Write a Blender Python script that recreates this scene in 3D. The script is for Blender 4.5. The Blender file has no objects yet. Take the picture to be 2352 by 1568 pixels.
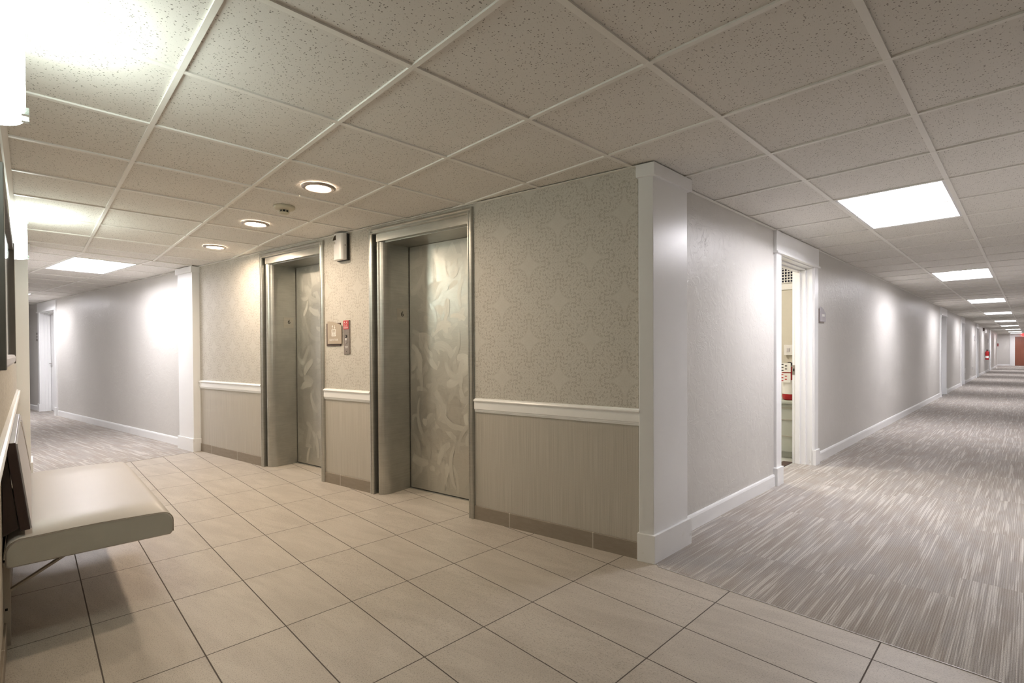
import bpy, bmesh, math, random
from mathutils import Vector, Matrix
random.seed(7)
S = bpy.context.scene
COL = S.collection
PI = math.pi

# ------------------------------------------------------------------ camera, world, exposure
YAW, PITCH, ROLL, CH = -.8031, -.0106, -.0053, 1.19
fw = Vector((math.sin(YAW)*math.cos(PITCH), math.cos(YAW)*math.cos(PITCH), math.sin(PITCH)))
r0 = Vector((math.cos(YAW), -math.sin(YAW), 0)); u0 = r0.cross(fw)
cr = r0*math.cos(ROLL) + u0*math.sin(ROLL); cu = u0*math.cos(ROLL) - r0*math.sin(ROLL)
cam_data = bpy.data.cameras.new('camera'); cam = bpy.data.objects.new('camera', cam_data); COL.objects.link(cam)
cam_data.sensor_width = 36; cam_data.lens = 1149.85/2352*36; cam_data.shift_y = 34.86/2352
cam_data.clip_start = .01; cam_data.clip_end = 200
M4 = Matrix(((cr.x, cu.x, -fw.x, 0), (cr.y, cu.y, -fw.y, 0), (cr.z, cu.z, -fw.z, CH), (0, 0, 0, 1)))
cam.matrix_world = M4
S.camera = cam
S.view_settings.view_transform = 'Standard'; S.view_settings.look = 'None'
S.view_settings.gamma = 1; S.view_settings.use_curve_mapping = False
S.view_settings.exposure = 1.62
S.cycles.use_adaptive_sampling = True; S.cycles.max_bounces = 7; S.cycles.adaptive_threshold = .05; S.cycles.adaptive_min_samples = 16
S.cycles.glossy_bounces = 3; S.cycles.transmission_bounces = 1; S.cycles.volume_bounces = 0; S.cycles.caustics_refractive = False
W = bpy.data.worlds.new('world'); S.world = W; W.use_nodes = True
W.node_tree.nodes['Background'].inputs[0].default_value = (.9, .92, 1, 1)
W.node_tree.nodes['Background'].inputs[1].default_value = 0.05
E_TROFFER, E_CAN, E_SCONCE, E_CLOSET = 12.3, 98.0, 8.3, 5.0
C_TROFFER, C_CAN, C_SCONCE = (.97, .95, 1.0), (1.0, .80, .61), (.89, 1.0, .93)

# ------------------------------------------------------------------ node helper
class NT:
    def __init__(s, name):
        s.m = bpy.data.materials.new(name); s.m.use_nodes = True
        s.t = s.m.node_tree; s.b = s.t.nodes['Principled BSDF']
        s._pos = None
    def link(s, a, b): s.t.links.new(a, b)
    def put(s, inp, v):
        if isinstance(v, bpy.types.NodeSocket): s.link(v, inp)
        elif v is not None:
            if hasattr(inp.default_value, '__len__') and isinstance(v, (tuple, list)):
                v = tuple(v) + ((1,) if len(v) == 3 and len(inp.default_value) == 4 else ())
            inp.default_value = v
    def f(s, op, a, b=None, c=None, clamp=False):
        n = s.t.nodes.new('ShaderNodeMath'); n.operation = op; n.use_clamp = clamp
        s.put(n.inputs[0], a)
        if b is not None: s.put(n.inputs[1], b)
        if c is not None: s.put(n.inputs[2], c)
        return n.outputs[0]
    def pos(s):
        if s._pos is None:
            g = s.t.nodes.new('ShaderNodeNewGeometry'); x = s.t.nodes.new('ShaderNodeSeparateXYZ')
            s.link(g.outputs['Position'], x.inputs[0]); s._pos = x.outputs
        return s._pos
    def xyz(s, x, y, z=0.0):
        n = s.t.nodes.new('ShaderNodeCombineXYZ')
        for i, v in enumerate((x, y, z)): s.put(n.inputs[i], v)
        return n.outputs[0]
    def noise(s, v, scale, detail=2, rough=.5, dist=0, col=False):
        n = s.t.nodes.new('ShaderNodeTexNoise'); s.link(v, n.inputs['Vector'])
        n.inputs['Scale'].default_value = scale; n.inputs['Detail'].default_value = detail
        n.inputs['Roughness'].default_value = rough; n.inputs['Distortion'].default_value = dist
        return n.outputs['Color' if col else 'Fac']
    def voro(s, v, scale, out='Distance', feature='F1', rnd=1.0, metric='EUCLIDEAN'):
        n = s.t.nodes.new('ShaderNodeTexVoronoi'); n.feature = feature; s.link(v, n.inputs['Vector'])
        n.inputs['Scale'].default_value = scale; n.inputs['Randomness'].default_value = rnd
        return n.outputs[out]
    def white(s, v):
        n = s.t.nodes.new('ShaderNodeTexWhiteNoise'); n.noise_dimensions = '3D'; s.link(v, n.inputs['Vector'])
        return n.outputs['Value']
    def step(s, v, lo, hi):      # smooth 0..1
        n = s.t.nodes.new('ShaderNodeMapRange'); n.interpolation_type = 'SMOOTHSTEP'
        s.put(n.inputs[0], v); s.put(n.inputs[1], lo); s.put(n.inputs[2], hi)
        return n.outputs[0]
    def mix(s, fac, a, b):
        n = s.t.nodes.new('ShaderNodeMix'); n.data_type = 'RGBA'
        s.put(n.inputs[0], fac); s.put(n.inputs[6], a); s.put(n.inputs[7], b)
        return n.outputs[2]
    def bump(s, h, strength=.3, dist=.01):
        n = s.t.nodes.new('ShaderNodeBump'); n.inputs['Strength'].default_value = strength
        n.inputs['Distance'].default_value = dist; s.link(h, n.inputs['Height']); s.link(n.outputs[0], s.b.inputs['Normal'])
    def out(s, base=None, rough=None, metal=None, spec=None, em=None, es=None):
        if base is not None: s.put(s.b.inputs['Base Color'], base)
        if rough is not None: s.put(s.b.inputs['Roughness'], rough)
        if metal is not None: s.put(s.b.inputs['Metallic'], metal)
        if spec is not None: s.put(s.b.inputs['Specular IOR Level'], spec)
        if em is not None: s.put(s.b.inputs['Emission Color'], em)
        if es is not None: s.put(s.b.inputs['Emission Strength'], es)
        return s.m

def plain(name, col, rough=.5, metal=0, spec=.5, var=.03, scale=30):
    n = NT(name); x = n.pos()
    k = n.noise(n.xyz(x[0], x[1], x[2]), scale, 3)
    c2 = tuple(max(0, v*(1-var*2)) for v in col)
    return n.out(n.mix(k, c2, col), rough, metal, spec)

# frame of the lift wall: origin at the big corner pillar, s runs along the wall (negative = away), o = depth (positive = into the wall)
ANG = math.radians(10.4); P0 = (-1.552, 2.497); DX, DY = math.cos(ANG), math.sin(ANG); NX, NY = -DY, DX
def EP(s, o): return (P0[0]+DX*s+NX*o, P0[1]+DY*s+NY*o)
def E3(s, o, z): return (*EP(s, o), z)
def so(n):           # s and o sockets inside a material
    x = n.pos()
    xa = n.f('SUBTRACT', x[0], P0[0]); ya = n.f('SUBTRACT', x[1], P0[1])
    s = n.f('ADD', n.f('MULTIPLY', xa, DX), n.f('MULTIPLY', ya, DY))
    o = n.f('ADD', n.f('MULTIPLY', xa, NX), n.f('MULTIPLY', ya, NY))
    return s, o, x[2]

# ------------------------------------------------------------------ materials
def m_wallpaper():
    n = NT('wallpaper'); s, o, z = so(n)
    PW, PH = .443, .490
    u = n.f('DIVIDE', n.f('ADD', s, .746), PW); v = n.f('DIVIDE', n.f('SUBTRACT', z, 1.504), PH)
    fu = n.f('PINGPONG', n.f('ADD', u, 100.0), .5); fv = n.f('PINGPONG', n.f('ADD', v, 100.0), .5)
    far = n.f('GREATER_THAN', n.f('ADD', fu, fv), .5)
    a = n.f('ABSOLUTE', n.f('SUBTRACT', fu, n.f('MULTIPLY', far, .5)))
    b = n.f('ABSOLUTE', n.f('SUBTRACT', fv, n.f('MULTIPLY', far, .5)))
    r = n.f('SQRT', n.f('ADD', n.f('MULTIPLY', a, a), n.f('MULTIPLY', b, b)))      # 0 at medallion hearts
    # plain ovals sit half a repeat away
    a2 = n.f('SUBTRACT', .5, n.f('MAXIMUM', a, b)); mn = n.f('MINIMUM', a, b)
    r2 = n.f('SQRT', n.f('ADD', n.f('MULTIPLY', a2, a2), n.f('MULTIPLY', mn, mn)))
    vec = n.xyz(n.f('MAXIMUM', a, b), mn, 0.0)
    ast = n.f('ADD', n.f('SQRT', a2), n.f('SQRT', mn))          # concave four-pointed field round each plain heart
    w1 = n.noise(vec, 22, 1.0, .5, 1.3)
    scroll = n.step(n.f('ABSOLUTE', n.f('SUBTRACT', w1, .5)), .030, .012)
    w2 = n.noise(vec, 38, 1, .5, 1.0)
    dots = n.step(w2, .57, .62)
    w3 = n.noise(vec, 70, 1, .5, .5)
    dense = n.step(ast, .55, .61)
    pat = n.f('MULTIPLY', n.f('MAXIMUM', n.f('MULTIPLY', scroll, .55), n.f('MAXIMUM', dots, n.f('MULTIPLY', n.step(w3, .60, .64), .5))), dense)
    ring = n.step(n.f('ABSOLUTE', n.f('SUBTRACT', ast, .565)), .012, .004)
    ring2 = n.step(n.f('ABSOLUTE', n.f('SUBTRACT', ast, .53)), .008, .003)
    heart = n.f('MULTIPLY', n.step(n.f('ABSOLUTE', n.f('SUBTRACT', w2, .5)), .05, .02), n.step(r2, .10, .05))
    line = n.f('MAXIMUM', n.f('MAXIMUM', n.f('MULTIPLY', ring, .75), n.f('MULTIPLY', ring2, .3)), n.f('MULTIPLY', heart, .35))
    inner = n.f('MULTIPLY', n.f('MULTIPLY', n.step(w3, .57, .62), n.f('SUBTRACT', 1.0, dense)), .38)
    pat = n.f('MAXIMUM', n.f('MAXIMUM', pat, inner), n.f('MULTIPLY', line, n.step(r, .05, .10)))
    weave = n.noise(n.xyz(n.f('MULTIPLY', s, 900.0), n.f('MULTIPLY', z, 900.0)), 1, 0)
    pale = n.mix(n.f('MULTIPLY', weave, .5), (.62, .59, .53), (.55, .52, .46))
    up = n.mix(n.f('MULTIPLY', pat, .60), pale, (.33, .295, .24))
    # lower: vertically ribbed textile
    rib = n.noise(n.xyz(n.f('MULTIPLY', s, 260.0), n.f('MULTIPLY', z, 2.5)), 1, 2)
    rib2 = n.noise(n.xyz(n.f('MULTIPLY', s, 700.0), n.f('MULTIPLY', z, 160.0)), 1, 0)
    low = n.mix(n.step(n.f('ADD', n.f('MULTIPLY', rib, .7), n.f('MULTIPLY', rib2, .3)), .3, .7), (.43, .395, .335), (.54, .50, .435))
    c = n.mix(n.f('GREATER_THAN', z, .81), low, up)
    n.bump(n.f('ADD', n.f('MULTIPLY', rib2, .5), weave), .15, .002)
    return n.out(c, .62, 0, .3)

def m_plaster():
    n = NT('painted_plaster'); x = n.pos(); v = n.xyz(x[0], x[1], x[2])
    a = n.noise(v, 9, 4, .6, 1.2); k = n.noise(v, 3.1, 2); f_ = n.noise(v, 40, 2)
    ridge = n.f('MULTIPLY', n.step(n.f('ABSOLUTE', n.f('SUBTRACT', a, .52)), .022, .004), n.step(k, .45, .62))
    h = n.f('ADD', n.f('MULTIPLY', n.step(a, .42, .60), .5), n.f('ADD', n.f('MULTIPLY', ridge, .9), n.f('MULTIPLY', f_, .2)))
    n.bump(h, .32, .004)
    return n.out(n.mix(k, (.61, .59, .555), (.65, .63, .595)), .42, 0, .5)

def m_white(name='white_gloss_paint', col=(.89, .89, .885), rough=.32):
    n = NT(name); x = n.pos(); v = n.xyz(x[0], x[1], x[2])
    a = n.noise(v, 6, 4, .6); sc = n.noise(n.xyz(n.f('MULTIPLY', x[0], 90.0), n.f('MULTIPLY', x[1], 90.0), n.f('MULTIPLY', x[2], 5.0)), 1, 2)
    n.bump(sc, .06, .001)
    d = n.f('MULTIPLY', n.step(n.noise(v, 9, 5, .7, .5), .60, .72), n.step(x[2], .25, .0))
    return n.out(n.mix(n.f('MULTIPLY', d, .35), n.mix(a, tuple(q*.96 for q in col), col), (.45, .40, .34)), rough)

def m_tile_ceiling():
    n = NT('mineral_fibre_tile'); x = n.pos(); v = n.xyz(x[0], x[1], 0.0)
    dv = n.noise(v, 60, 1, .5, 0, True)
    g = n.t.nodes.new('ShaderNodeVectorMath'); g.operation = 'MULTIPLY_ADD'; n.link(dv, g.inputs[0]); g.inputs[1].default_value = (.005, .005, 0); n.link(v, g.inputs[2])
    d = n.voro(g.outputs[0], 125); rc = n.t.nodes.new('ShaderNodeSeparateColor'); n.link(n.voro(g.outputs[0], 125, 'Color'), rc.inputs[0])
    size = n.f('MULTIPLY', n.f('POWER', rc.outputs[0], 1.3), .42)
    hole = n.f('MULTIPLY', n.step(n.f('SUBTRACT', size, d), 0.0, .06), n.f('GREATER_THAN', rc.outputs[1], .12))
    d2 = n.voro(v, 330); rc2 = n.t.nodes.new('ShaderNodeSeparateColor'); n.link(n.voro(v, 330, 'Color'), rc2.inputs[0])
    hole2 = n.f('MULTIPLY', n.step(n.f('SUBTRACT', n.f('MULTIPLY', rc2.outputs[0], .33), d2), 0.0, .1), n.f('GREATER_THAN', rc2.outputs[1], .3))
    hole = n.f('MAXIMUM', hole, n.f('MULTIPLY', hole2, .6))
    a = n.noise(v, 2.2, 3)
    c = n.mix(a, (.77, .745, .70), (.82, .795, .75))
    c = n.mix(n.f('MULTIPLY', hole, .74), c, (.17, .145, .12))
    n.bump(n.f('SUBTRACT', 1.0, hole), .25, .002)
    return n.out(c, .9, 0, .15)

def m_floor_tile():
    n = NT('stone_floor_tile'); x = n.pos()
    U = n.f('DIVIDE', n.f('ADD', x[0], 2.2475+.6096*40), .6096); V = n.f('DIVIDE', n.f('ADD', x[1], -.4878+.3049*40), .3049)
    fu = n.f('FRACT', U); fv = n.f('FRACT', V)
    du = n.f('MULTIPLY', n.f('MINIMUM', fu, n.f('SUBTRACT', 1.0, fu)), .6096)
    dv = n.f('MULTIPLY', n.f('MINIMUM', fv, n.f('SUBTRACT', 1.0, fv)), .3049)
    g = n.step(n.f('MINIMUM', du, dv), .0031, .0018)
    cell = n.white(n.xyz(n.f('FLOOR', U), n.f('FLOOR', V), 0.0)); off = n.f('MULTIPLY', cell, 37.0)
    # the grain runs on a slant along each tile
    xs = n.f('ADD', n.f('MULTIPLY', x[0], 2.6), n.f('MULTIPLY', x[1], .6)); ys = n.f('SUBTRACT', n.f('MULTIPLY', x[1], 11.0), n.f('MULTIPLY', x[0], 2.2))
    cloud = n.noise(n.xyz(xs, n.f('ADD', ys, off), off), 1.0, 5, .6, .6)
    fine = n.noise(n.xyz(n.f('MULTIPLY', x[0], 130.0), n.f('MULTIPLY', x[1], 210.0), off), 1.0, 2, .7)
    speck = n.step(n.noise(n.xyz(n.f('MULTIPLY', x[0], 150.0), n.f('MULTIPLY', x[1], 320.0), off), 1.0, 2), .54, .66)
    c = n.mix(n.step(cloud, .3, .72), (.43, .38, .32), (.53, .475, .405))
    c = n.mix(n.f('MULTIPLY', n.step(fine, .35, .75), .4), c, (.60, .56, .50))
    c = n.mix(n.f('MULTIPLY', speck, .5), c, (.20, .17, .135))
    c = n.mix(n.f('MULTIPLY', n.f('SUBTRACT', cell, .5), .10), c, (.3, .25, .19))
    c = n.mix(g, c, (.10, .082, .068))
    n.bump(n.f('SUBTRACT', n.f('MULTIPLY', fine, .15), g), .35, .002)
    return n.out(c, n.f('ADD', n.f('MULTIPLY', g, .4), n.f('ADD', .36, n.f('MULTIPLY', fine, .15))), 0, .45)

def m_base_tile():
    n = NT('stone_base_tile'); s, o, z = so(n)
    U = n.f('DIVIDE', n.f('ADD', s, .906+.621*20), .621); fu = n.f('FRACT', U)
    j = n.step(n.f('MULTIPLY', n.f('MINIMUM', fu, n.f('SUBTRACT', 1.0, fu)), .621), .0032, .0018)
    a = n.noise(n.xyz(n.f('MULTIPLY', s, 14.0), n.f('MULTIPLY', z, 50.0), o), 1, 5, .65, .5)
    fine = n.noise(n.xyz(n.f('MULTIPLY', s, 300.0), n.f('MULTIPLY', z, 300.0), 0.0), 1, 1)
    c = n.mix(a, (.235, .195, .15), (.36, .31, .25)); c = n.mix(n.f('MULTIPLY', fine, .3), c, (.2, .16, .12))
    c = n.mix(j, c, (.55, .5, .43))
    return n.out(c, .5, 0, .3)

def m_carpet(name, rot):
    n = NT(name)
    if rot: s, o, z = so(n); u, w = s, o
    else: x = n.pos(); u, w = x[1], x[0]
    strip = n.f('FLOOR', n.f('DIVIDE', w, .0125)); rs = n.white(n.xyz(strip, 3.0, 1.0))
    strip2 = n.f('FLOOR', n.f('DIVIDE', w, .0042)); rs2 = n.white(n.xyz(strip2, 9.0, 4.0))
    pw = n.f('FLOOR', n.f('DIVIDE', w, .25)); pu = n.f('ADD', n.f('DIVIDE', u, 1.0), n.white(n.xyz(pw, 5.0, 7.0))); plank = n.white(n.xyz(pw, n.f('FLOOR', pu), 2.0))
    off = n.f('MULTIPLY', plank, 40.0)
    k1 = n.noise(n.xyz(n.f('MULTIPLY', rs, 50.0), n.f('ADD', n.f('MULTIPLY', u, 1.7), n.f('MULTIPLY', rs, 99.0)), off), 1.0, 0)
    k2 = n.noise(n.xyz(n.f('MULTIPLY', rs2, 70.0), n.f('ADD', n.f('MULTIPLY', u, 2.2), n.f('MULTIPLY', rs2, 55.0)), off), 1.0, 1)
    blot = n.noise(n.xyz(n.f('MULTIPLY', w, 9.0), n.f('MULTIPLY', u, 3.2), off), 1.0, 2)
    pale = n.f('MULTIPLY', n.step(n.f('ADD', n.f('MULTIPLY', k1, .55), n.f('MULTIPLY', k2, .45)), .54, .62), .55)
    soft = n.step(k2, .35, .7)
    fuzz = n.noise(n.xyz(n.f('MULTIPLY', w, 300.0), n.f('MULTIPLY', u, 260.0), 0.0), 1.0, 2, .7)
    rib = n.f('ABSOLUTE', n.f('SUBTRACT', n.f('FRACT', n.f('DIVIDE', w, .0084)), .5))
    base = n.mix(n.step(blot, .38, .62), (.40, .36, .32), (.43, .405, .38))
    base = n.mix(n.f('MULTIPLY', plank, .25), base, (.33, .29, .255))
    base = n.mix(n.f('MULTIPLY', soft, .45), base, (.58, .54, .49))
    c = n.mix(pale, base, (.78, .75, .70))
    c = n.mix(n.f('MULTIPLY', n.step(fuzz, .56, .36), .55), c, (.20, .165, .14))
    c = n.mix(n.f('MULTIPLY', n.step(rib, .30, .48), .5), c, (.20, .165, .14))
    n.bump(n.f('ADD', fuzz, n.f('MULTIPLY', rib, -1.0)), .5, .003)
    return n.out(c, .95, 0, .1)

def m_metal(name, col, rough, swirl=False):
    n = NT(name); x = n.pos(); s, o, z = so(n); v = n.xyz(x[0], x[1], x[2])
    if swirl:
        uvn = n.t.nodes.new('ShaderNodeUVMap'); w = n.t.nodes.new('ShaderNodeSeparateXYZ'); n.link(uvn.outputs[0], w.inputs[0])
        st = n.noise(n.xyz(n.f('MULTIPLY', w.outputs[0], 5.0), n.f('MULTIPLY', w.outputs[1], 190.0), 0.0), 1.0, 2, .6)
        rnd = n.white(n.xyz(n.f('FLOOR', n.f('DIVIDE', w.outputs[1], 10.0)), 1.0, 1.0))
        cloud = n.noise(v, 2.5, 3)
        k = n.f('ADD', n.f('ADD', n.f('MULTIPLY', rnd, .45), n.f('MULTIPLY', st, .45)), n.f('MULTIPLY', cloud, .25))
        c = n.mix(k, tuple(q*.64 for q in col), tuple(min(1, q*1.16) for q in col))
        n.bump(st, .05, .002)
        return n.out(c, n.f('ADD', rough-.06, n.f('MULTIPLY', rnd, .2)), .85)
    a = n.noise(v, 5, 4, .6, .3); d = n.noise(v, 120, 2)
    scr = n.noise(n.xyz(n.f('MULTIPLY', x[0], 6.0), n.f('MULTIPLY', x[1], 6.0), n.f('MULTIPLY', x[2], 140.0)), 1.0, 3)
    c = n.mix(n.step(n.f('ADD', n.f('MULTIPLY', a, .6), n.f('MULTIPLY', scr, .4)), .3, .75), tuple(q*.78 for q in col), col)
    n.bump(n.f('ADD', n.f('MULTIPLY', n.noise(v, 45, 3, .6, .8), .7), n.f('MULTIPLY', d, .25)), .10, .004)
    return n.out(c, rough, .85)

def m_vinyl(name, col):
    n = NT(name); x = n.pos(); v = n.xyz(x[0], x[1], x[2])
    a = n.noise(v, 7, 4, .6, .4); b = n.noise(n.xyz(n.f('MULTIPLY', x[0], 3.0), n.f('MULTIPLY', x[1], 40.0), x[2]), 1.0, 3)
    n.bump(n.f('ADD', n.voro(v, 420), n.f('MULTIPLY', a, .6)), .08, .002)
    sc = n.step(n.noise(v, 34, 3, .7, 1.0), .70, .78)
    c = n.mix(n.f('MULTIPLY', n.f('ADD', a, b), .5), tuple(q*.93 for q in col), col)
    return n.out(n.mix(n.f('MULTIPLY', sc, .25), c, (.25, .2, .15)), .38, 0, .5)

def m_wood(name, c1, c2, rough=.45, sc=1.0):
    n = NT(name); x = n.pos()
    g = n.noise(n.xyz(n.f('MULTIPLY', x[0], 30.0*sc), n.f('MULTIPLY', x[1], 30.0*sc), n.f('MULTIPLY', x[2], 2.5*sc)), 1.0, 4, .6, .6)
    n.bump(g, .15, .002)
    return n.out(n.mix(g, c1, c2), rough)

def m_emit(name, col, st):
    n = NT(name); return n.out(col, .6, 0, .3, col, st)

MAT = dict(
    paper=m_wallpaper(), plaster=m_plaster(), white=m_white(), tilec=m_tile_ceiling(), tilef=m_floor_tile(), tileb=m_base_tile(),
    carpet=m_carpet('striped_carpet_corridor', False), carpet2=m_carpet('striped_carpet_wing', True),
    rail=m_white('chair_rail_paint', (.90, .89, .87), .3), grid=plain('ceiling_grid_paint', (.88, .86, .81), .45, var=.02),
    steel=m_metal('worn_steel', (.56, .555, .51), .36), swirl=m_metal('swirled_steel', (.62, .61, .555), .40, True),
    plate=m_metal('number_plate_steel', (.62, .59, .52), .32), chrome=m_metal('brushed_nickel', (.55, .50, .47), .3),
    black=plain('black_plastic', (.012, .011, .01), .4), ink=plain('black_ink', (.008, .007, .006), .5), dark=plain('shaft_dark', (.015, .013, .011), .8),
    vinyl=m_vinyl('cream_vinyl', (.57, .535, .50)), vinyl2=m_vinyl('cream_vinyl_side', (.55, .535, .47)), piping=plain('vinyl_piping', (.30, .27, .21), .5),
    padgrey=m_vinyl('grey_vinyl', (.47, .45, .45)), walnut=m_wood('dark_walnut', (.020, .012, .010), (.075, .042, .034), .35), greyedge=m_metal('grey_edge_band', (.40, .37, .37), .38),
    framew=m_wood('grey_brown_frame', (.045, .045, .040), (.17, .16, .14), .5), silver=plain('silver_frame', (.62, .60, .60), .35, .3),
    mirror=plain('mirror_glass', (.86, .86, .88), .04, 1.0, var=0), painted=plain('cream_bracket_paint', (.45, .40, .33), .45),
    troffer=m_emit('lit_diffuser', C_TROFFER, E_TROFFER), canlens=m_emit('lit_can_lens', C_CAN, E_CAN), sconce=m_emit('lit_opal_glass', C_SCONCE, E_SCONCE),
    pan=plain('troffer_white', (.82, .82, .83), .4, var=.01), cream=plain('cream_plastic', (.62, .57, .44), .45), nickel=m_metal('sconce_nickel', (.60, .66, .60), .25),
    offwhite=plain('offwhite_plastic', (.78, .76, .74), .35), taupe=plain('taupe_sign', (.42, .35, .27), .5), brown=plain('brown_backplate', (.075, .045, .032), .5),
    signwhite=plain('sign_white', (.86, .84, .80), .5, var=0), red=plain('red_sticker', (.48, .028, .035), .45), redpaint=plain('red_enamel', (.42, .012, .014), .25),
    brownmetal=m_metal('bronze_plate', (.40, .345, .31), .35), amber=plain('smoked_window', (.03, .018, .006), .2),
    wooddoor=m_wood('reddish_wood_door', (.20, .062, .035), (.34, .125, .075), .4, .6), grille=plain('grille_hole', (.02, .02, .05), .7),
    closet=plain('closet_wall_paint', (.62, .58, .49), .6), panelgrey=plain('grey_green_enamel', (.50, .52, .46), .4), signgrey=plain('grey_sign', (.50, .47, .49), .5),
    exitred=m_emit('exit_red', (1, .03, .03), 1.5), amberlight=m_emit('closet_bulb', (1, .95, .85), E_CLOSET*6), lino=plain('closet_floor', (.55, .55, .5), .4),
)

# ------------------------------------------------------------------ mesh helpers
WORLD = {}
def tag(o, label=None, cat=None, group=None, kind=None):
    if label: o['label'] = label
    if cat: o['category'] = cat
    if group: o['group'] = group
    if kind: o['kind'] = kind
    return o
def empty(name, loc, **k):
    o = bpy.data.objects.new(name, None); o.empty_display_size = .05; o.location = loc; COL.objects.link(o); WORLD[o.name] = Vector(loc)
    return tag(o, **k)
def build(name, bm, mats, parent=None, smooth=False, origin=None, bevel=0, **k):
    if isinstance(mats, str): mats = [mats]
    if parent is not None: og = WORLD[parent.name]
    else: og = Vector(origin) if origin is not None else Vector((0, 0, 0))
    bmesh.ops.recalc_face_normals(bm, faces=bm.faces)
    bmesh.ops.translate(bm, verts=bm.verts, vec=-og)
    me = bpy.data.meshes.new(name); bm.to_mesh(me); bm.free()
    for m in mats: me.materials.append(MAT[m])
    if smooth:
        for p in me.polygons: p.use_smooth = True
    o = bpy.data.objects.new(name, me); COL.objects.link(o)
    if parent is not None: o.parent = parent
    else: o.location = og
    WORLD[o.name] = og
    if bevel:
        b = o.modifiers.new('bevel', 'BEVEL'); b.width = bevel; b.segments = 2; b.limit_method = 'ANGLE'; b.angle_limit = .6
        if smooth is False:
            pass
    return tag(o, **k)
def prism(bm, poly, z0, z1, mi=0):
    a = [bm.verts.new((x, y, z0)) for x, y in poly]; b = [bm.verts.new((x, y, z1)) for x, y in poly]
    fs = [bm.faces.new(a[::-1]), bm.faces.new(b)]
    n = len(poly)
    for i in range(n): fs.append(bm.faces.new((a[i], a[(i+1) % n], b[(i+1) % n], b[i])))
    for f in fs: f.material_index = mi
    return bm
def box(bm, x0, y0, z0, x1, y1, z1, mi=0): return prism(bm, [(x0, y0), (x1, y0), (x1, y1), (x0, y1)], z0, z1, mi)
def ebox(bm, s0, o0, z0, s1, o1, z1, mi=0): return prism(bm, [EP(s0, o0), EP(s1, o0), EP(s1, o1), EP(s0, o1)], z0, z1, mi)
def sweep(bm, prof, a, b, side, mi=0):
    """profile [(out, z)] swept from a to b (2D); out is measured along 'side' (unit 2D)"""
    va = [bm.verts.new((a[0]+side[0]*p, a[1]+side[1]*p, z)) for p, z in prof]
    vb = [bm.verts.new((b[0]+side[0]*p, b[1]+side[1]*p, z)) for p, z in prof]
    n = len(prof); bm.faces.new(va); bm.faces.new(vb[::-1])
    for i in range(n): bm.faces.new((va[i], vb[i], vb[(i+1) % n], va[(i+1) % n])).material_index = mi
    return bm
def lathe(bm, prof, c, seg=32, mi=0, axis='z'):
    rings = []
    for r, h in prof:
        ring = []
        for i in range(seg):
            t = 2*PI*i/seg
            if axis == 'z': p = (c[0]+r*math.cos(t), c[1]+r*math.sin(t), c[2]+h)
            else: p = (c[0]+r*math.cos(t), c[1]+h, c[2]+r*math.sin(t))
            ring.append(bm.verts.new(p))
        rings.append(ring)
    for a, b in zip(rings, rings[1:]):
        for i in range(seg): bm.faces.new((a[i], a[(i+1) % seg], b[(i+1) % seg], b[i])).material_index = mi
    bm.faces.new(rings[0][::-1]).material_index = mi; bm.faces.new(rings[-1]).material_index = mi
    return bm
def tube(bm, pts, r, seg=8):
    pts = [Vector(p) for p in pts]; rings = []
    for i, p in enumerate(pts):
        t = (pts[min(i+1, len(pts)-1)] - pts[max(i-1, 0)]).normalized()
        a = t.cross(Vector((0, 0, 1)) if abs(t.z) < .9 else Vector((1, 0, 0))).normalized(); b = t.cross(a)
        rings.append([bm.verts.new(p + a*r*math.cos(2*PI*k/seg) + b*r*math.sin(2*PI*k/seg)) for k in range(seg)])
    for a, b in zip(rings, rings[1:]):
        for i in range(seg): bm.faces.new((a[i], a[(i+1) % seg], b[(i+1) % seg], b[i]))
    bm.faces.new(rings[0][::-1]); bm.faces.new(rings[-1]); return bm
def text_bm(txt, size, origin, right, up, depth=.0006, align='CENTER'):
    cu_ = bpy.data.curves.new('t', 'FONT'); cu_.body = txt; cu_.size = size; cu_.extrude = depth; cu_.align_x = align; cu_.align_y = 'CENTER'
    o = bpy.data.objects.new('t', cu_); COL.objects.link(o)
    dg = bpy.context.evaluated_depsgraph_get(); me = bpy.data.meshes.new_from_object(o.evaluated_get(dg))
    bm = bmesh.new(); bm.from_mesh(me); R, U = Vector(right).normalized(), Vector(up).normalized(); Nn = R.cross(U)
    for v in bm.verts: v.co = Vector(origin) + R*v.co.x + U*v.co.y + Nn*v.co.z
    bpy.data.objects.remove(o); bpy.data.curves.remove(cu_); bpy.data.meshes.remove(me)
    return bm
def NB(): return bmesh.new()
def copy_tree(o, delta):
    def rec(a, par):
        c = a.copy(); COL.objects.link(c); c.parent = par
        for ch in [q for q in bpy.data.objects if q.parent == a]: rec(ch, c)
        return c
    c = rec(o, None); c.location = Vector(o.location) + Vector(delta); return c

ZC = CH + 1.0434            # ceiling
WALL_Y = -.085              # near-left wall plane
XL, XR = -1.56, .60         # corridor walls
YEND = 49.5
T = .18

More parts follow.
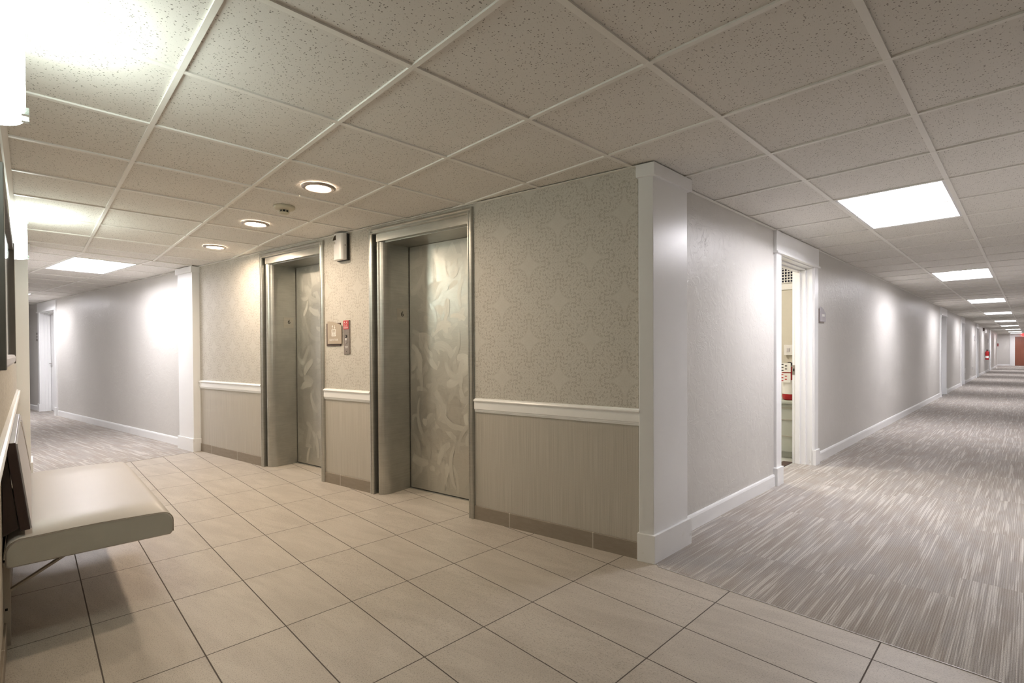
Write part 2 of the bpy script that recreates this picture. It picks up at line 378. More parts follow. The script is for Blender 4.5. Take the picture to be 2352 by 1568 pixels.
# ------------------------------------------------------------------ floors
bm = prism(NB(), [EP(-5.53, .5), EP(-5.53, -1.75), (1.75, -.25), (1.75, 2.48), (-1.42, 2.48), EP(-.05, .5)], -.06, 0)
build('floor', bm, 'tilef', kind='structure')
bm = prism(NB(), [(-1.42, 2.48), (.7, 2.48), (.7, YEND+.2), (-2.7, YEND+.2), (-2.7, 46.3), (-1.56, 46.3), (-1.56, 5.82), (-1.72, 5.82), (-1.72, 4.79), (-1.56, 4.79), (-1.56, 2.6)], -.06, .002)
build('floor', bm, 'carpet', kind='structure')
bm = prism(NB(), [EP(-17.2, .4), EP(-17.2, -1.75), EP(-5.53, -1.75), EP(-5.53, .4)], -.06, .002)
build('floor', bm, 'carpet2', kind='structure')
build('floor', box(NB(), -3.3, 4.5, -.06, -1.72, 6.6, -.002), 'lino', kind='structure')
# narrow metal edge strips between stone and carpet
bm = box(NB(), -1.42, 2.4785, -.004, XR, 2.4815, .003); build('trim_1', bm, 'silver', kind='structure')

# ------------------------------------------------------------------ ceiling: fibre tiles in a T-bar grid
def clip(poly, a, b, c):     # keep a*x+b*y <= c
    out = []
    for i in range(len(poly)):
        p, q = poly[i], poly[(i+1) % len(poly)]
        dp, dq = a*p[0]+b*p[1]-c, a*q[0]+b*q[1]-c
        if dp <= 0: out.append(p)
        if (dp < 0 < dq) or (dq < 0 < dp):
            t = dp/(dp-dq); out.append((p[0]+(q[0]-p[0])*t, p[1]+(q[1]-p[1])*t))
    return out
def clip_convex(poly, region):
    n = len(region); area = sum(region[i][0]*region[(i+1) % n][1]-region[(i+1) % n][0]*region[i][1] for i in range(n))
    sg = 1 if area > 0 else -1
    for i in range(n):
        p, q = region[i], region[(i+1) % n]; ex, ey = (q[0]-p[0])*sg, (q[1]-p[1])*sg
        poly = clip(poly, ey, -ex, ey*p[0]-ex*p[1])
        if len(poly) < 3: return []
    return poly
tiles, bars = NB(), NB()
def add_poly(b, poly, z):
    if len(poly) >= 3:
        try: b.faces.new([b.verts.new((x, y, z)) for x, y in poly])
        except ValueError: pass
def cover(region, tf, gx, gy, ix, iy, holes):
    """tf maps grid coords to world; gx, gy first lines; holes = set of cells with light fittings"""
    G = .6096; h = .012
    for i in range(*ix):
        for j in range(*iy):
            if (i, j) in holes: continue
            x0, y0 = gx+G*i, gy+G*j
            add_poly(tiles, clip_convex([tf(x0, y0), tf(x0+G, y0), tf(x0+G, y0+G), tf(x0, y0+G)], region), ZC+.007)
    X0, X1, Y0, Y1 = gx+G*ix[0], gx+G*ix[1], gy+G*iy[0], gy+G*iy[1]
    for i in range(ix[0], ix[1]+1):
        x = gx+G*i; p = clip_convex([tf(x-h, Y0), tf(x+h, Y0), tf(x+h, Y1), tf(x-h, Y1)], region)
        if len(p) >= 3: prism(bars, p, ZC, ZC+.0075)
    for j in range(iy[0], iy[1]+1):
        y = gy+G*j; p = clip_convex([tf(X0, y-h*.8), tf(X1, y-h*.8), tf(X1, y+h*.8), tf(X0, y+h*.8)], region)
        if len(p) >= 3: prism(bars, p, ZC-.0006, ZC+.0075)
GX, GY = -.973, 1.6366
ends = [6, 14, 23, 32, 42, 51, 61, 70, 77]         # y index where each corridor light ends; last added to brighten the end wall
holes = {(0, e-1) for e in ends} | {(0, e-2) for e in ends}
kx = EP(-5.525, 0); kx2 = EP(-5.525, -1.75)
lobby = [kx2, (1.7, -.2), (1.7, 2.5), (XL+.02, 2.5), EP(0, .02), EP(-5.525, .02)]
cover([(kx2[0], kx2[1]), (1.7, -.2), (1.7, 2.48), (-1.6, 2.48), kx], lambda x, y: (x, y), GX, GY, (-12, 6), (-4, 3), set())
cover([(XL-.02, 2.48), (XR+.02, 2.48), (XR+.02, YEND+.02), (XL-.02, YEND+.02)], lambda x, y: (x, y), GX, GY, (-2, 4), (1, 80), holes)
cover([(-2.7, 46.5), (XL-.02, 46.5), (XL-.02, YEND+.02), (-2.7, YEND+.02)], lambda x, y: (x, y), GX, GY, (-4, 1), (70, 80), set())
WS, WO = -5.93, -.485
wl = [-2, -11]                                  # s index start of each wing light (two cells long)
wholes = {(a-k, -1) for a in wl for k in (0, 1)}
wholes = {(-2, -1), (-1, -1), (-10, -1), (-9, -1)}
cover([EP(-17, .02), EP(-17, -1.6), EP(-5.525, -1.6), EP(-5.525, .02)], lambda s, o: EP(s, o), WS, WO, (-20, 2), (-3, 2), wholes)
ce_ = build('ceiling', tiles, 'tilec', kind='structure')
build('ceiling_grid', bars, 'grid', ce_)
bm = prism(NB(), [EP(-17.3, .6), EP(-17.3, -1.9), EP(-5.5, -1.9), (1.9, -.4), (1.9, 3), (.9, 3), (.9, YEND+.3), (-3.5, YEND+.3), (-3.5, 3.5), EP(-5.5, .8)], ZC+.14, ZC+.2)
build('ceiling', bm, 'closet', kind='structure')  # unseen backing slab, added above the tiles to keep stray light out
# the band where the two ceilings meet drops by a hair
bm = ebox(NB(), -5.535, -1.55, ZC-.004, -5.512, -.09, ZC+.012); build('ceiling_edge_strip', bm, 'grid', ce_)

# ------------------------------------------------------------------ walls
F1 = (-4.105, -2.995); F2 = (-2.347, -1.213); FT = 2.215
bm = NB()
ebox(bm, -5.53, 0, -.02, F1[0], T, ZC+.13); ebox(bm, F1[1], 0, -.02, F2[0], T, ZC+.13); ebox(bm, F2[1], 0, -.02, 0, T, ZC+.13)
for F in (F1, F2): ebox(bm, F[0], 0, FT, F[1], T, ZC+.13)
build('wall_elevator_side', bm, 'paper', kind='structure')
bm = NB()
for a, b in ((-17, -12.85), (-11.75, -5.53)): ebox(bm, a, 0, -.02, b, T, ZC+.13)
ebox(bm, -12.85, 0, 2.04, -11.75, T, ZC+.13)
build('wall_wing_back', bm, 'plaster', kind='structure')
build('wall_wing_front', ebox(NB(), -17, -1.75, -.02, -5.86, -1.57, ZC+.13), 'plaster', kind='structure')
build('wall_wing_end', ebox(NB(), -17.15, -1.75, -.02, -17, T, ZC+.13), 'plaster', kind='structure')
build('wall_bench_side', box(NB(), -6.6, WALL_Y-.15, -.02, 1.75, WALL_Y, ZC+.13), 'paper', kind='structure')
build('wall_lobby_right', box(NB(), 1.6, WALL_Y, -.02, 1.75, 2.48, ZC+.13), 'paper', kind='structure')
build('wall_lobby_back_right', box(NB(), XR, 2.48, -.02, 1.75, 2.63, ZC+.13), 'paper', kind='structure')
DOORS = [(4.815, 5.80), (16.32, 17.36), (21.6, 22.56), (28.0, 29.0), (37.3, 38.4)]
bm = NB(); y = 2.52
for a, b in DOORS:
    box(bm, XL-T, y, -.02, XL, a, ZC+.13); box(bm, XL-T, a, 2.045, XL, b, ZC+.13); y = b
box(bm, XL-T, y, -.02, XL, 46.5, ZC+.13)
build('wall_corridor_left', bm, 'plaster', kind='structure')
build('wall_corridor_right', box(NB(), XR, 2.63, -.02, XR+T, YEND+.1, ZC+.13), 'plaster', kind='structure')
build('wall_corridor_end', box(NB(), -2.75, YEND, -.02, XR, YEND+.15, ZC+.13), 'plaster', kind='structure')
bm = box(NB(), -2.75, 46.35, -.02, XL-T, 46.5, ZC+.13); box(bm, -2.75, 46.5, -.02, -2.6, YEND, ZC+.13)
build('wall_corridor_alcove', bm, 'plaster', kind='structure')

# ------------------------------------------------------------------ base boards and chair rails
def base_prof(h=.105, t=.015): return [(-.002, 0), (t, 0), (t, h-.018), (t*.75, h-.006), (t*.45, h), (-.002, h)]
def bb(name, pts, side, mat='white', h=.105):
    bm = NB()
    for a, b in pts: sweep(bm, base_prof(h), a, b, side)
    build(name, bm, mat, kind='structure')
segs = []; y = 2.93
for a, b in DOORS:
    segs.append(((XL, y), (XL, a-.135))); y = b+.135
segs.append(((XL, y), (XL, 46.4)))
bb('baseboard_corridor_left', segs, (1, 0))
bb('baseboard_corridor_right', [((XR, 2.5), (XR, YEND))], (-1, 0))
bb('baseboard_corridor_end', [((-2.6, YEND), (-1.02, YEND))], (0, -1))
bb('baseboard_wing_back', [(EP(-11.6, 0), EP(-5.96, 0)), (EP(-17, 0), EP(-12.98, 0))], (-NX, -NY))
bb('baseboard_wing_front', [(EP(-17, -1.57), EP(-5.7, -1.57))], (NX, NY))
bm = NB()
for a, b in ((-5.53, F1[0]), (F1[1], F2[0]), (F2[1], .003)):
    sweep(bm, [(-.002, 0), (.009, 0), (.009, .093), (.007, .096), (-.002, .096)], EP(a, 0), EP(b, 0), (-NX, -NY))
build('baseboard_elevator_side', bm, 'tileb', kind='structure')
bm = sweep(NB(), [(-.002, 0), (.009, 0), (.009, .093), (.007, .096), (-.002, .096)], (-6.55, WALL_Y), (1.6, WALL_Y), (0, 1))
build('baseboard_bench_side', bm, 'tileb', kind='structure')
RP = [(-.002, .761), (.006, .762), (.009, .767), (.009, .772), (.013, .775), (.013, .781), (.017, .785), (.017, .835), (.024, .840), (.026, .846), (.022, .852), (.014, .854), (.012, .860), (-.002, .861)]
bm = NB()
for a, b in ((-5.53, F1[0]+.002), (F1[1]-.002, F2[0]+.002), (F2[1]+.01, .0125)): sweep(bm, RP, EP(a, 0), EP(b, 0), (-NX, -NY))
build('trim_2', bm, 'rail', kind='structure')
build('trim_3', sweep(NB(), RP, (-6.6, WALL_Y), (1.6, WALL_Y), (0, 1)), 'rail', kind='structure')
# cornice on the bench wall, wall angles elsewhere
build('trim_4', sweep(NB(), [(-.002, ZC-.062), (.008, ZC-.062), (.012, ZC-.05), (.024, ZC-.012), (.026, ZC-.001), (-.002, ZC-.001)], (-6.6, WALL_Y), (1.6, WALL_Y), (0, 1)), 'rail', kind='structure')
bm = sweep(NB(), [(-.002, ZC-.002), (.022, ZC-.002), (.022, ZC+.001), (.003, ZC+.001), (.003, ZC+.02), (-.002, ZC+.02)], EP(-5.53, 0), EP(0, 0), (-NX, -NY))
sweep(bm, [(-.002, ZC-.002), (.022, ZC-.002), (.022, ZC+.001), (.003, ZC+.001), (.003, ZC+.02), (-.002, ZC+.02)], (XL, 2.9), (XL, 46.5), (1, 0))
sweep(bm, [(-.002, ZC-.002), (.022, ZC-.002), (.022, ZC+.001), (.003, ZC+.001), (.003, ZC+.02), (-.002, ZC+.02)], EP(-17, 0), EP(-5.53, 0), (-NX, -NY))
build('trim_5', bm, 'grid', kind='structure')

# ------------------------------------------------------------------ pilasters (boxed white corner posts with plinth and cap)
def pilaster(label, shaft, blockp, capp, bh=.158, ch=.072):
    c = (sum(p[0] for p in shaft)/len(shaft), sum(p[1] for p in shaft)/len(shaft), 0)
    e = empty('pilaster', c, label=label, cat='pillar', group='white boxed corner pilasters')
    build('shaft', prism(NB(), shaft, 0, ZC-.002), 'white', e, bevel=.002)
    build('plinth', prism(NB(), blockp, 0, bh), 'white', e, bevel=.002)
    build('cap', prism(NB(), capp, ZC-ch, ZC-.001), 'white', e, bevel=.002)
    return e
def grow(p, q): return q
# corner pillar between lift wall and corridor
b0 = EP(.004, -.03); b1 = (-1.447, 2.496)
pilaster('white corner post standing where the elevator wall meets the right corridor',
         [EP(.012, -.02), (-1.462, 2.508), (-1.462, 2.905), (XL, 2.905), EP(0.001, .002)],
         [EP(.002, -.03), (-1.447, 2.492), (-1.447, 2.93), (-1.559, 2.93), EP(0.001, -.001)],
         [EP(.0, -.032), (-1.443, 2.489), (-1.443, 2.935), (-1.559, 2.935), EP(0.0, -.001)])
pilaster('white corner post at the far end of the elevator wall beside the left hallway',
         [EP(-5.955, 0), EP(-5.955, -.078), EP(-5.545, -.078), EP(-5.545, 0)],
         [EP(-5.975, 0), EP(-5.975, -.092), EP(-5.53, -.092), EP(-5.53, 0)],
         [EP(-5.985, 0), EP(-5.985, -.095), EP(-5.527, -.095), EP(-5.527, 0)])
pilaster('white corner post at the far end of the bench wall behind the wall light',
         [(-7.0, -.24), (-6.6, -.24), (-6.6, .004), (-7.0, .004)],
         [(-7.02, -.085), (-6.585, -.085), (-6.585, .018), (-7.02, .018)],
         [(-7.02, -.085), (-6.58, -.085), (-6.58, .020), (-7.02, .020)])
# white trim at the far alcove corner
build('trim_6', box(NB(), XL-.16, 46.38, 0, XL+.02, 46.53, ZC-.001), 'white', kind='structure')

# ------------------------------------------------------------------ door openings
def door_unit(name, fmap, u0, u1, leaf=True, cw=.125, top=2.04, depth=T, mat='white'):
    """fmap(u, v) -> 2D; v>0 towards the viewer side, v<0 into the wall"""
    c = fmap((u0+u1)/2, 0); e = empty(name, (c[0], c[1], 0), kind='structure')
    def q(bm, ua, va, za, ub, vb, zb): return prism(bm, [fmap(ua, va), fmap(ub, va), fmap(ub, vb), fmap(ua, vb)], za, zb)
    build('casing', q(NB(), u0-cw, -.002, .0, u0, .022, top), 'white', e, bevel=.002)
    build('casing', q(NB(), u1, -.002, .0, u1+cw, .022, top), 'white', e, bevel=.002)
    build('plinth_block', q(NB(), u0-cw-.015, -.002, 0, u0+.012, .036, .158), 'white', e, bevel=.002)
    build('plinth_block', q(NB(), u1-.012, -.002, 0, u1+cw+.015, .036, .158), 'white', e, bevel=.002)
    bm = q(NB(), u0-cw-.006, -.002, top, u1+cw+.006, .026, ZC-.003); q(bm, u0-cw-.016, -.002, top-.004, u1+cw+.016, .040, top+.012)
    build('header_board', bm, 'white', e, bevel=.0015)
    bm = NB()
    for a, b in ((u0, u0+.012), (u1-.012, u1)): q(bm, a, .004, 0, b, -depth, top)
    q(bm, u0, .004, top-.012, u1, -depth, top+.004)
    for a, b in ((u0+.012, u0+.026), (u1-.026, u1-.012)): q(bm, a, -.055, 0, b, -depth, top-.012)
    for a, b in ((u0+.026, u0+.040), (u1-.040, u1-.026)): q(bm, a, -.105, 0, b, -.150, top-.026)
    q(bm, u0+.012, -.055, top-.026, u1-.012, -depth, top-.012)
    q(bm, u0+.026, -.105, top-.040, u1-.026, -.150, top-.026)
    build('jamb', bm, 'white', e, bevel=.0015)
    if leaf:
        l = build('door_leaf', q(NB(), u0+.03, -.155, .012, u1-.03, -.195, top-.028), mat, e)
        build('door_handle', q(NB(), u0+.08, -.11, .98, u0+.2, -.125, 1.0), 'chrome', l)
    return e
cmap = lambda u, v: (XL+v, u)
for i, (a, b) in enumerate(DOORS): d_ = door_unit('door_%d' % (i+1), cmap, a, b, leaf=(i > 0))
wmap = lambda u, v: EP(u, -v)
door_unit('door_6', wmap, -12.85, -11.75, cw=.11)
d1 = bpy.data.objects['door_1']
bm = box(NB(), XL-.178, 5.7715, .93, XL-.152, 5.7745, 1.03)
build('strike_plate', bm, 'chrome', d1)
bm = box(NB(), XL-.171, 5.7705, .965, XL-.158, 5.772, .995)
build('latch_hole', bm, 'dark', d1)
# end-of-corridor door
e = empty('door_7', (-.25, YEND, 0), kind='structure')
build('casing', box(NB(), -1.01, YEND-.03, 0, -.76, YEND, 2.06), 'white', e); build('casing', box(NB(), .18, YEND-.03, 0, .43, YEND, 2.06), 'white', e)
build('header_board', box(NB(), -1.03, YEND-.035, 2.03, .45, YEND, ZC-.003), 'white', e)
build('door_leaf', box(NB(), -.76, YEND-.02, .01, .18, YEND-.002, 2.03), 'wooddoor', e)

# ------------------------------------------------------------------ closet behind door 1
bm = NB()
box(bm, -3.3, 4.5, -.01, -3.2, 6.6, 2.6); box(bm, -3.3, 4.4, -.01, XL-T, 4.5, 2.6); box(bm, -3.3, 6.45, -.01, XL-T, 6.6, 2.6)
build('wall_closet', bm, 'closet', kind='structure')
build('ceiling', box(NB(), -3.3, 4.4, 2.36, XL-T, 6.6, 2.4), 'closet', kind='structure')
build('trim_7', box(NB(), XL-T-.09, 4.83, 0, XL-T, 5.79, .006), 'brown', kind='structure')
e = empty('wall_vent', (-2.05, 6.45, 1.95), label='white framed wall grille with dark square holes high inside the closet', cat='vent')
build('vent_frame', box(NB(), -2.30, 6.43, 1.90, -1.80, 6.449, 2.26), 'offwhite', e)
build('vent_dark', box(NB(), -2.27, 6.422, 1.98, -1.83, 6.432, 2.24), 'grille', e)
bm = NB()
for i in range(15): x = -2.27+.0314*i; box(bm, x-.0045, 6.412, 1.98, x+.0045, 6.424, 2.24)
for i in range(9): z = 1.98+.0325*i; box(bm, -2.27, 6.411, z-.0045, -1.83, 6.423, z+.0045)
build('vent_bars', bm, 'offwhite', e)
e = empty('utility_cabinet', (-2.0, 6.2, 0), label='pale grey-green metal cabinet standing in the closet under the extinguisher', cat='cabinet')
build('body', box(NB(), -2.5, 5.98, .07, -1.79, 6.43, .60), 'panelgrey', e, bevel=.008)
build('worktop', box(NB(), -2.52, 5.95, .60, -1.775, 6.44, .635), 'panelgrey', e, bevel=.01)
bm = NB()
for z in (.24, .42, .55): box(bm, -2.5, 5.972, z, -1.79, 5.981, z+.006)
build('panel_seams', bm, 'painted', e)
build('toe_kick', box(NB(), -2.48, 6.02, 0, -1.8, 6.4, .07), 'panelgrey', e)
def extinguisher(x, y, z, r, h, label, wall_dir, tags=False, group=None):
    e = empty('fire_extinguisher', (x, y, z), label=label, cat='fire extinguisher')
    build('cylinder', lathe(NB(), [(r*.7, 0), (r*.96, .01), (r, .03), (r, h*.72), (r*.9, h*.78), (r*.45, h*.84), (r*.36, h*.88)], (x, y, z), 28), 'redpaint', e, smooth=True)
    build('label_band', lathe(NB(), [(r*1.01, h*.16), (r*1.012, h*.17), (r*1.012, h*(.52 if tags else .36)), (r*1.01, h*(.53 if tags else .37))], (x, y, z), 28), 'signwhite', e, smooth=True)
    v = build('valve', lathe(NB(), [(r*.3, h*.88), (r*.3, h*.93), (r*.4, h*.94), (r*.4, h*.97), (r*.2, h)], (x, y, z), 16), 'black', e, smooth=True)
    build('lever', box(NB(), x-r*.2, y-r*1.1, z+h*.965, x+r*.2, y+r*.6, z+h*.985), 'chrome', v)
    build('hose', tube(NB(), [(x+r*.2, y+r*.3, z+h*.93), (x+r*1.05, y+r*.4, z+h*.9), (x+r*1.25, y+r*.4, z+h*.7), (x+r*1.2, y+r*.4, z+h*.35), (x+r*1.12, y+r*.4, z+h*.2)], r*.14), 'black', e, smooth=True)
    build('wall_bracket', box(NB(), x+wall_dir[0]*(r-.004)-.012, y+wall_dir[1]*(r-.004)-.012, z+h*.3, x+wall_dir[0]*(r+.022)+.006*abs(wall_dir[1]), y+wall_dir[1]*(r+.022)+.012, z+h*.7), 'steel', e)
    if tags:
        for k, (dz, c) in enumerate(((.74, 'signwhite'), (.47, 'signwhite'))):
            tg = build('inspection_tag', box(NB(), x-r*.95, y-r*1.06-.004*k-.004, z+h*dz, x+r*.5, y-r*1.06-.004*k, z+h*(dz+.24)), c, e)
            bm = NB()
            for q in range(5): box(bm, x-r*.8+(q % 2)*r*.5, y-r*1.06-.004*k-.0055, z+h*(dz+.03+.04*q), x-r*.5+(q % 2)*r*.5, y-r*1.06-.004*k-.004, z+h*(dz+.055+.04*q))
            build('printing', bm, 'red' if k else 'ink', tg)
    return e
extinguisher(-1.86, 6.08, .635, .072, .42, 'red fire extinguisher covered with white tags, seen through the half-open closet doorway', (0, 1), True)
e = empty('switch_box', (-1.97, 6.44, 1.13), label='small grey electrical box on the closet wall above the tagged extinguisher', cat='switch box')
build('cover_plate', box(NB(), -2.02, 6.40, 1.13, -1.92, 6.449, 1.25), 'offwhite', e, bevel=.004)
build('switches', box(NB(), -1.985, 6.392, 1.17, -1.955, 6.401, 1.21), 'signgrey', e)
build('closet_light', box(NB(), -2.7, 5.0, 2.33, -2.5, 5.4, 2.355), 'amberlight', label='small lit ceiling fitting inside the closet', cat='light', origin=(-2.6, 5.2, 2.355))

# ------------------------------------------------------------------ elevators
def elevator(F, label):
    s0, s1 = F; c = EP((s0+s1)/2, 0); e = empty('elevator', (c[0], c[1], 0), label=label, cat='elevator', group='elevators')
    lw = .047; LB = FT-.048
    # moulded outer lip
    prof = [(0, .1), (0, -.012), (.006, -.020), (.016, -.022), (.022, -.016), (.030, -.016), (.036, -.020), (lw-.004, -.020), (lw, -.014), (lw, .1)]
    bm = NB()
    def vert_strip(sign, base):
        prism(bm, [EP(base+sign*a, o) for a, o in prof], 0, FT)
    vert_strip(1, s0); vert_strip(-1, s1)
    build('frame_molding', bm, 'steel', e)
    bm = NB()
    va = [bm.verts.new(E3(s0+.001, o, FT+.0005-a)) for a, o in prof]; vb = [bm.verts.new(E3(s1-.001, o, FT+.0005-a)) for a, o in prof]
    bm.faces.new(va); bm.faces.new(vb[::-1])
    for i in range(len(prof)): bm.faces.new((va[i], vb[i], vb[(i+1) % len(prof)], va[(i+1) % len(prof)]))
    build('frame_molding', bm, 'steel', e)
    # rounded left jamb
    sj = s0+.148; r = .068; D = .33
    pts = [(s0+.030, .10), (s0+lw+.022, .10)] if False else []
    pts = [(s0+.02, D), (s0+.02, .062), (s0+lw+.012, .062), (s0+lw+.012, .05)]
    xb = s0+lw+.028
    pts = [(s0+.01, D), (s0+.01, .07), (xb, .07), (xb, .012)]
    for k in range(9):
        t = k/8*PI/2; pts.append((xb+.006+(sj-xb-.006)*math.sin(t), .006+.085*(1-math.cos(t))))
    pts += [(sj, D)]
    build('jamb', prism(NB(), [EP(*p) for p in pts], 0, 2.105), 'steel', e, bevel=.001)
    build('jamb_gap', ebox(NB(), s0+lw-.002, .05, 0, xb+.002, .066, LB+.005), 'dark', e)
    build('jamb', ebox(NB(), s1-.066, .02, 0, s1-.01, D, 2.105), 'steel', e)
    h = build('header', ebox(NB(), xb, .004, 2.107, s1-lw+.002, .05, FT-.03), 'steel', e)
    build('soffit', ebox(NB(), s0+.01, .045, 2.100, s1-.01, D, 2.16), 'steel', e)
    # hand-swirled finish: shallow overlapping brush arcs struck into the face of the door
    bm = ebox(NB(), sj+.008, .300, .012, s1-.068, .325, 2.098); uvl = bm.loops.layers.uv.new('UVMap')
    for fc in bm.faces:
        for lp in fc.loops: lp[uvl].uv = (lp.vert.co.x*3, lp.vert.co.z)
    A0, A1 = sj+.016, s1-.075; rg = random.Random(int(-s0*1000))
    for q in range(260):
        ca, cz_ = rg.uniform(A0-.05, A1+.05), rg.uniform(.0, 2.1); r_ = rg.uniform(.10, .30); wd_ = rg.uniform(.035, .085); t0_ = rg.uniform(0, 2*PI); dt = rg.uniform(.7, 1.7)
        yy = .2998-.000006*q; prev = None
        for k in range(15):
            t = t0_+dt*k/14; ww = wd_*math.sin(PI*(k+.6)/15.2)**.4
            P = []
            for rr in (r_-ww*.5, r_+ww*.5): P.append((ca+rr*math.cos(t)*.8, cz_+rr*math.sin(t)))
            if prev and all(A0 < p[0] < A1 and .02 < p[1] < 2.09 for p in P+prev[0]):
                vs = [bm.verts.new(E3(p[0], yy, p[1])) for p in (prev[0][0], prev[0][1], P[1], P[0])]
                fc = bm.faces.new(vs)
                for lp, uv in zip(fc.loops, ((prev[1]*r_, 0), (prev[1]*r_, wd_), (t*r_, wd_), (t*r_, 0))): lp[uvl].uv = (uv[0], uv[1]+10*(q+1)+.5)
            prev = (P, t)
    d = build('elevator_door', bm, 'swirl', e)
    build('shaft_back', ebox(NB(), s0-.05, .332, -.02, s1+.05, .345, 2.3), 'dark', e)
    bm = ebox(NB(), sj, .285, .0, s1-.068, .332, .006)
    build('door_sill', bm, 'steel', e)
    # number plate on the left jamb face (faces +s)
    o0, o1, z0, z1 = .158, .268, 1.452, 1.562
    p = build('floor_number_plate', ebox(NB(), sj, o0, z0, sj+.0022, o1, z1), 'plate', e, label='thin square metal plate with the black number 6')
    bm = text_bm('6', .062, E3(sj+.0024, (o0+o1)/2+.004, 1.514), (NX, NY, 0), (0, 0, 1), .0008)
    build('number', bm, 'ink', p)
    bm = NB()
    for k in range(4): ebox(bm, sj+.002, o0+.03+k*.012, 1.470, sj+.0034, o0+.033+k*.012, 1.473)
    build('braille', bm, 'plate', p)
    # base scuffs strip and back of the reveal
    return e
elevator(F1, 'swirled steel elevator, the farther one, beside the left hallway post')
elevator(F2, 'swirled steel elevator, the nearer and larger one, right of the air freshener')

# ------------------------------------------------------------------ things on the lift wall
e = empty('elevator_sign', E3(-2.84, 0, 1.25), label='taupe arched sign reading ELEVATOR between the two elevators', cat='sign')
def arch_poly(s0, s1, z0, zl, zr, o0, o1, n=10):
    pts = [(s0, z0), (s1, z0)]
    for k in range(n+1):
        t = k/n; s = s1+(s0-s1)*t; z = zr+(zl-zr)*math.sin(t*PI/2); pts.append((s, z))
    bm = NB(); a = [bm.verts.new(E3(s, o0, z)) for s, z in pts]; b = [bm.verts.new(E3(s, o1, z)) for s, z in pts]
    bm.faces.new(a); bm.faces.new(b[::-1])
    for i in range(len(pts)): bm.faces.new((a[i], a[(i+1) % len(pts)], b[(i+1) % len(pts)], b[i]))
    return bm
build('back_plate', ebox(NB(), -2.957, -.008, 1.248, -2.752, 0, 1.452), 'brown', e)
fp = build('face_panel', arch_poly(-2.930, -2.728, 1.266, 1.470, 1.428, -.016, -.008), 'taupe', e)
R3, UP = (DX, DY, 0), (0, 0, 1)
build('lettering', text_bm('ELEVATOR', .026, E3(-2.838, -.0165, 1.300), R3, UP), 'signwhite', fp)
bm = NB(); f_ = -.0172
for a, b, c, d in ((-2.868, 1.334, -2.862, 1.394), (-2.812, 1.334, -2.806, 1.394), (-2.868, 1.334, -2.806, 1.340), (-2.868, 1.388, -2.806, 1.394)): ebox(bm, a, f_, b, c, -.0155, d)
for k in range(3):
    s = -2.852+k*.015; ebox(bm, s-.004, f_, 1.345, s+.004, -.0155, 1.370); ebox(bm, s-.0025, f_, 1.373, s+.0025, -.0155, 1.379)
for s, up in ((-2.855, 1), (-2.822, -1)):
    ebox(bm, s-.002, f_, 1.402, s+.002, -.0155, 1.432)
    zt = 1.434 if up > 0 else 1.400; zb = zt - up*.013
    v = [bm.verts.new(E3(s-.010, f_, zb)), bm.verts.new(E3(s+.010, f_, zb)), bm.verts.new(E3(s, f_, zt))]; bm.faces.new(v)
build('pictogram', bm, 'signwhite', fp)
e = empty('call_panel', E3(-2.662, 0, 1.17), label='narrow metal elevator call panel with a red notice at its top', cat='call panel')
bp_ = build('face_plate', ebox(NB(), -2.706, -.008, 1.172, -2.620, 0, 1.472), 'brownmetal', e, bevel=.003)
rn = build('fire_notice', ebox(NB(), -2.706, -.0095, 1.392, -2.634, -.0078, 1.469), 'red', e, label='red notice with white fire pictograms')
bm = NB()
for s in (-2.684, -2.656):
    tube(bm, [E3(s-.006, -.0096, 1.452), E3(s+.003, -.0096, 1.446), E3(s+.004, -.0096, 1.438), E3(s-.004, -.0096, 1.430)], .0022, 5)
    ebox(bm, s-.003, -.0105, 1.452, s+.003, -.0092, 1.459)
for k, w in enumerate((.045, .06, .06)): ebox(bm, -2.67-w/2, -.0105, 1.419-k*.009, -2.67+w/2, -.0092, 1.422-k*.009)
build('printing', bm, 'signwhite', rn)
def disc(bm, s, z, r, o0, o1, seg=20):
    a = [bm.verts.new(E3(s+r*math.cos(2*PI*k/seg), o0, z+r*math.sin(2*PI*k/seg))) for k in range(seg)]
    b = [bm.verts.new(E3(s+r*math.cos(2*PI*k/seg), o1, z+r*math.sin(2*PI*k/seg))) for k in range(seg)]
    bm.faces.new(a); bm.faces.new(b[::-1])
    for k in range(seg): bm.faces.new((a[k], a[(k+1) % seg], b[(k+1) % seg], b[k]))
    return bm
k1 = build('key_switch', disc(NB(), -2.668, 1.330, .0125, -.012, -.008), 'ink', e); build('key_core', disc(NB(), -2.668, 1.330, .006, -.0135, -.012), 'chrome', k1)
build('call_button', disc(NB(), -2.669, 1.304, .011, -.012, -.008), 'offwhite', e); build('call_button', disc(NB(), -2.668, 1.277, .011, -.012, -.008), 'chrome', e)
bm = NB()
for k, w in enumerate((.044, .036)): ebox(bm, -2.666-w/2, -.0092, 1.238-k*.010, -2.666+w/2, -.0079, 1.242-k*.010)
build('engraving', bm, 'signwhite', e)
build('screw', disc(NB(), -2.666, 1.196, .0035, -.0095, -.008), 'ink', e)

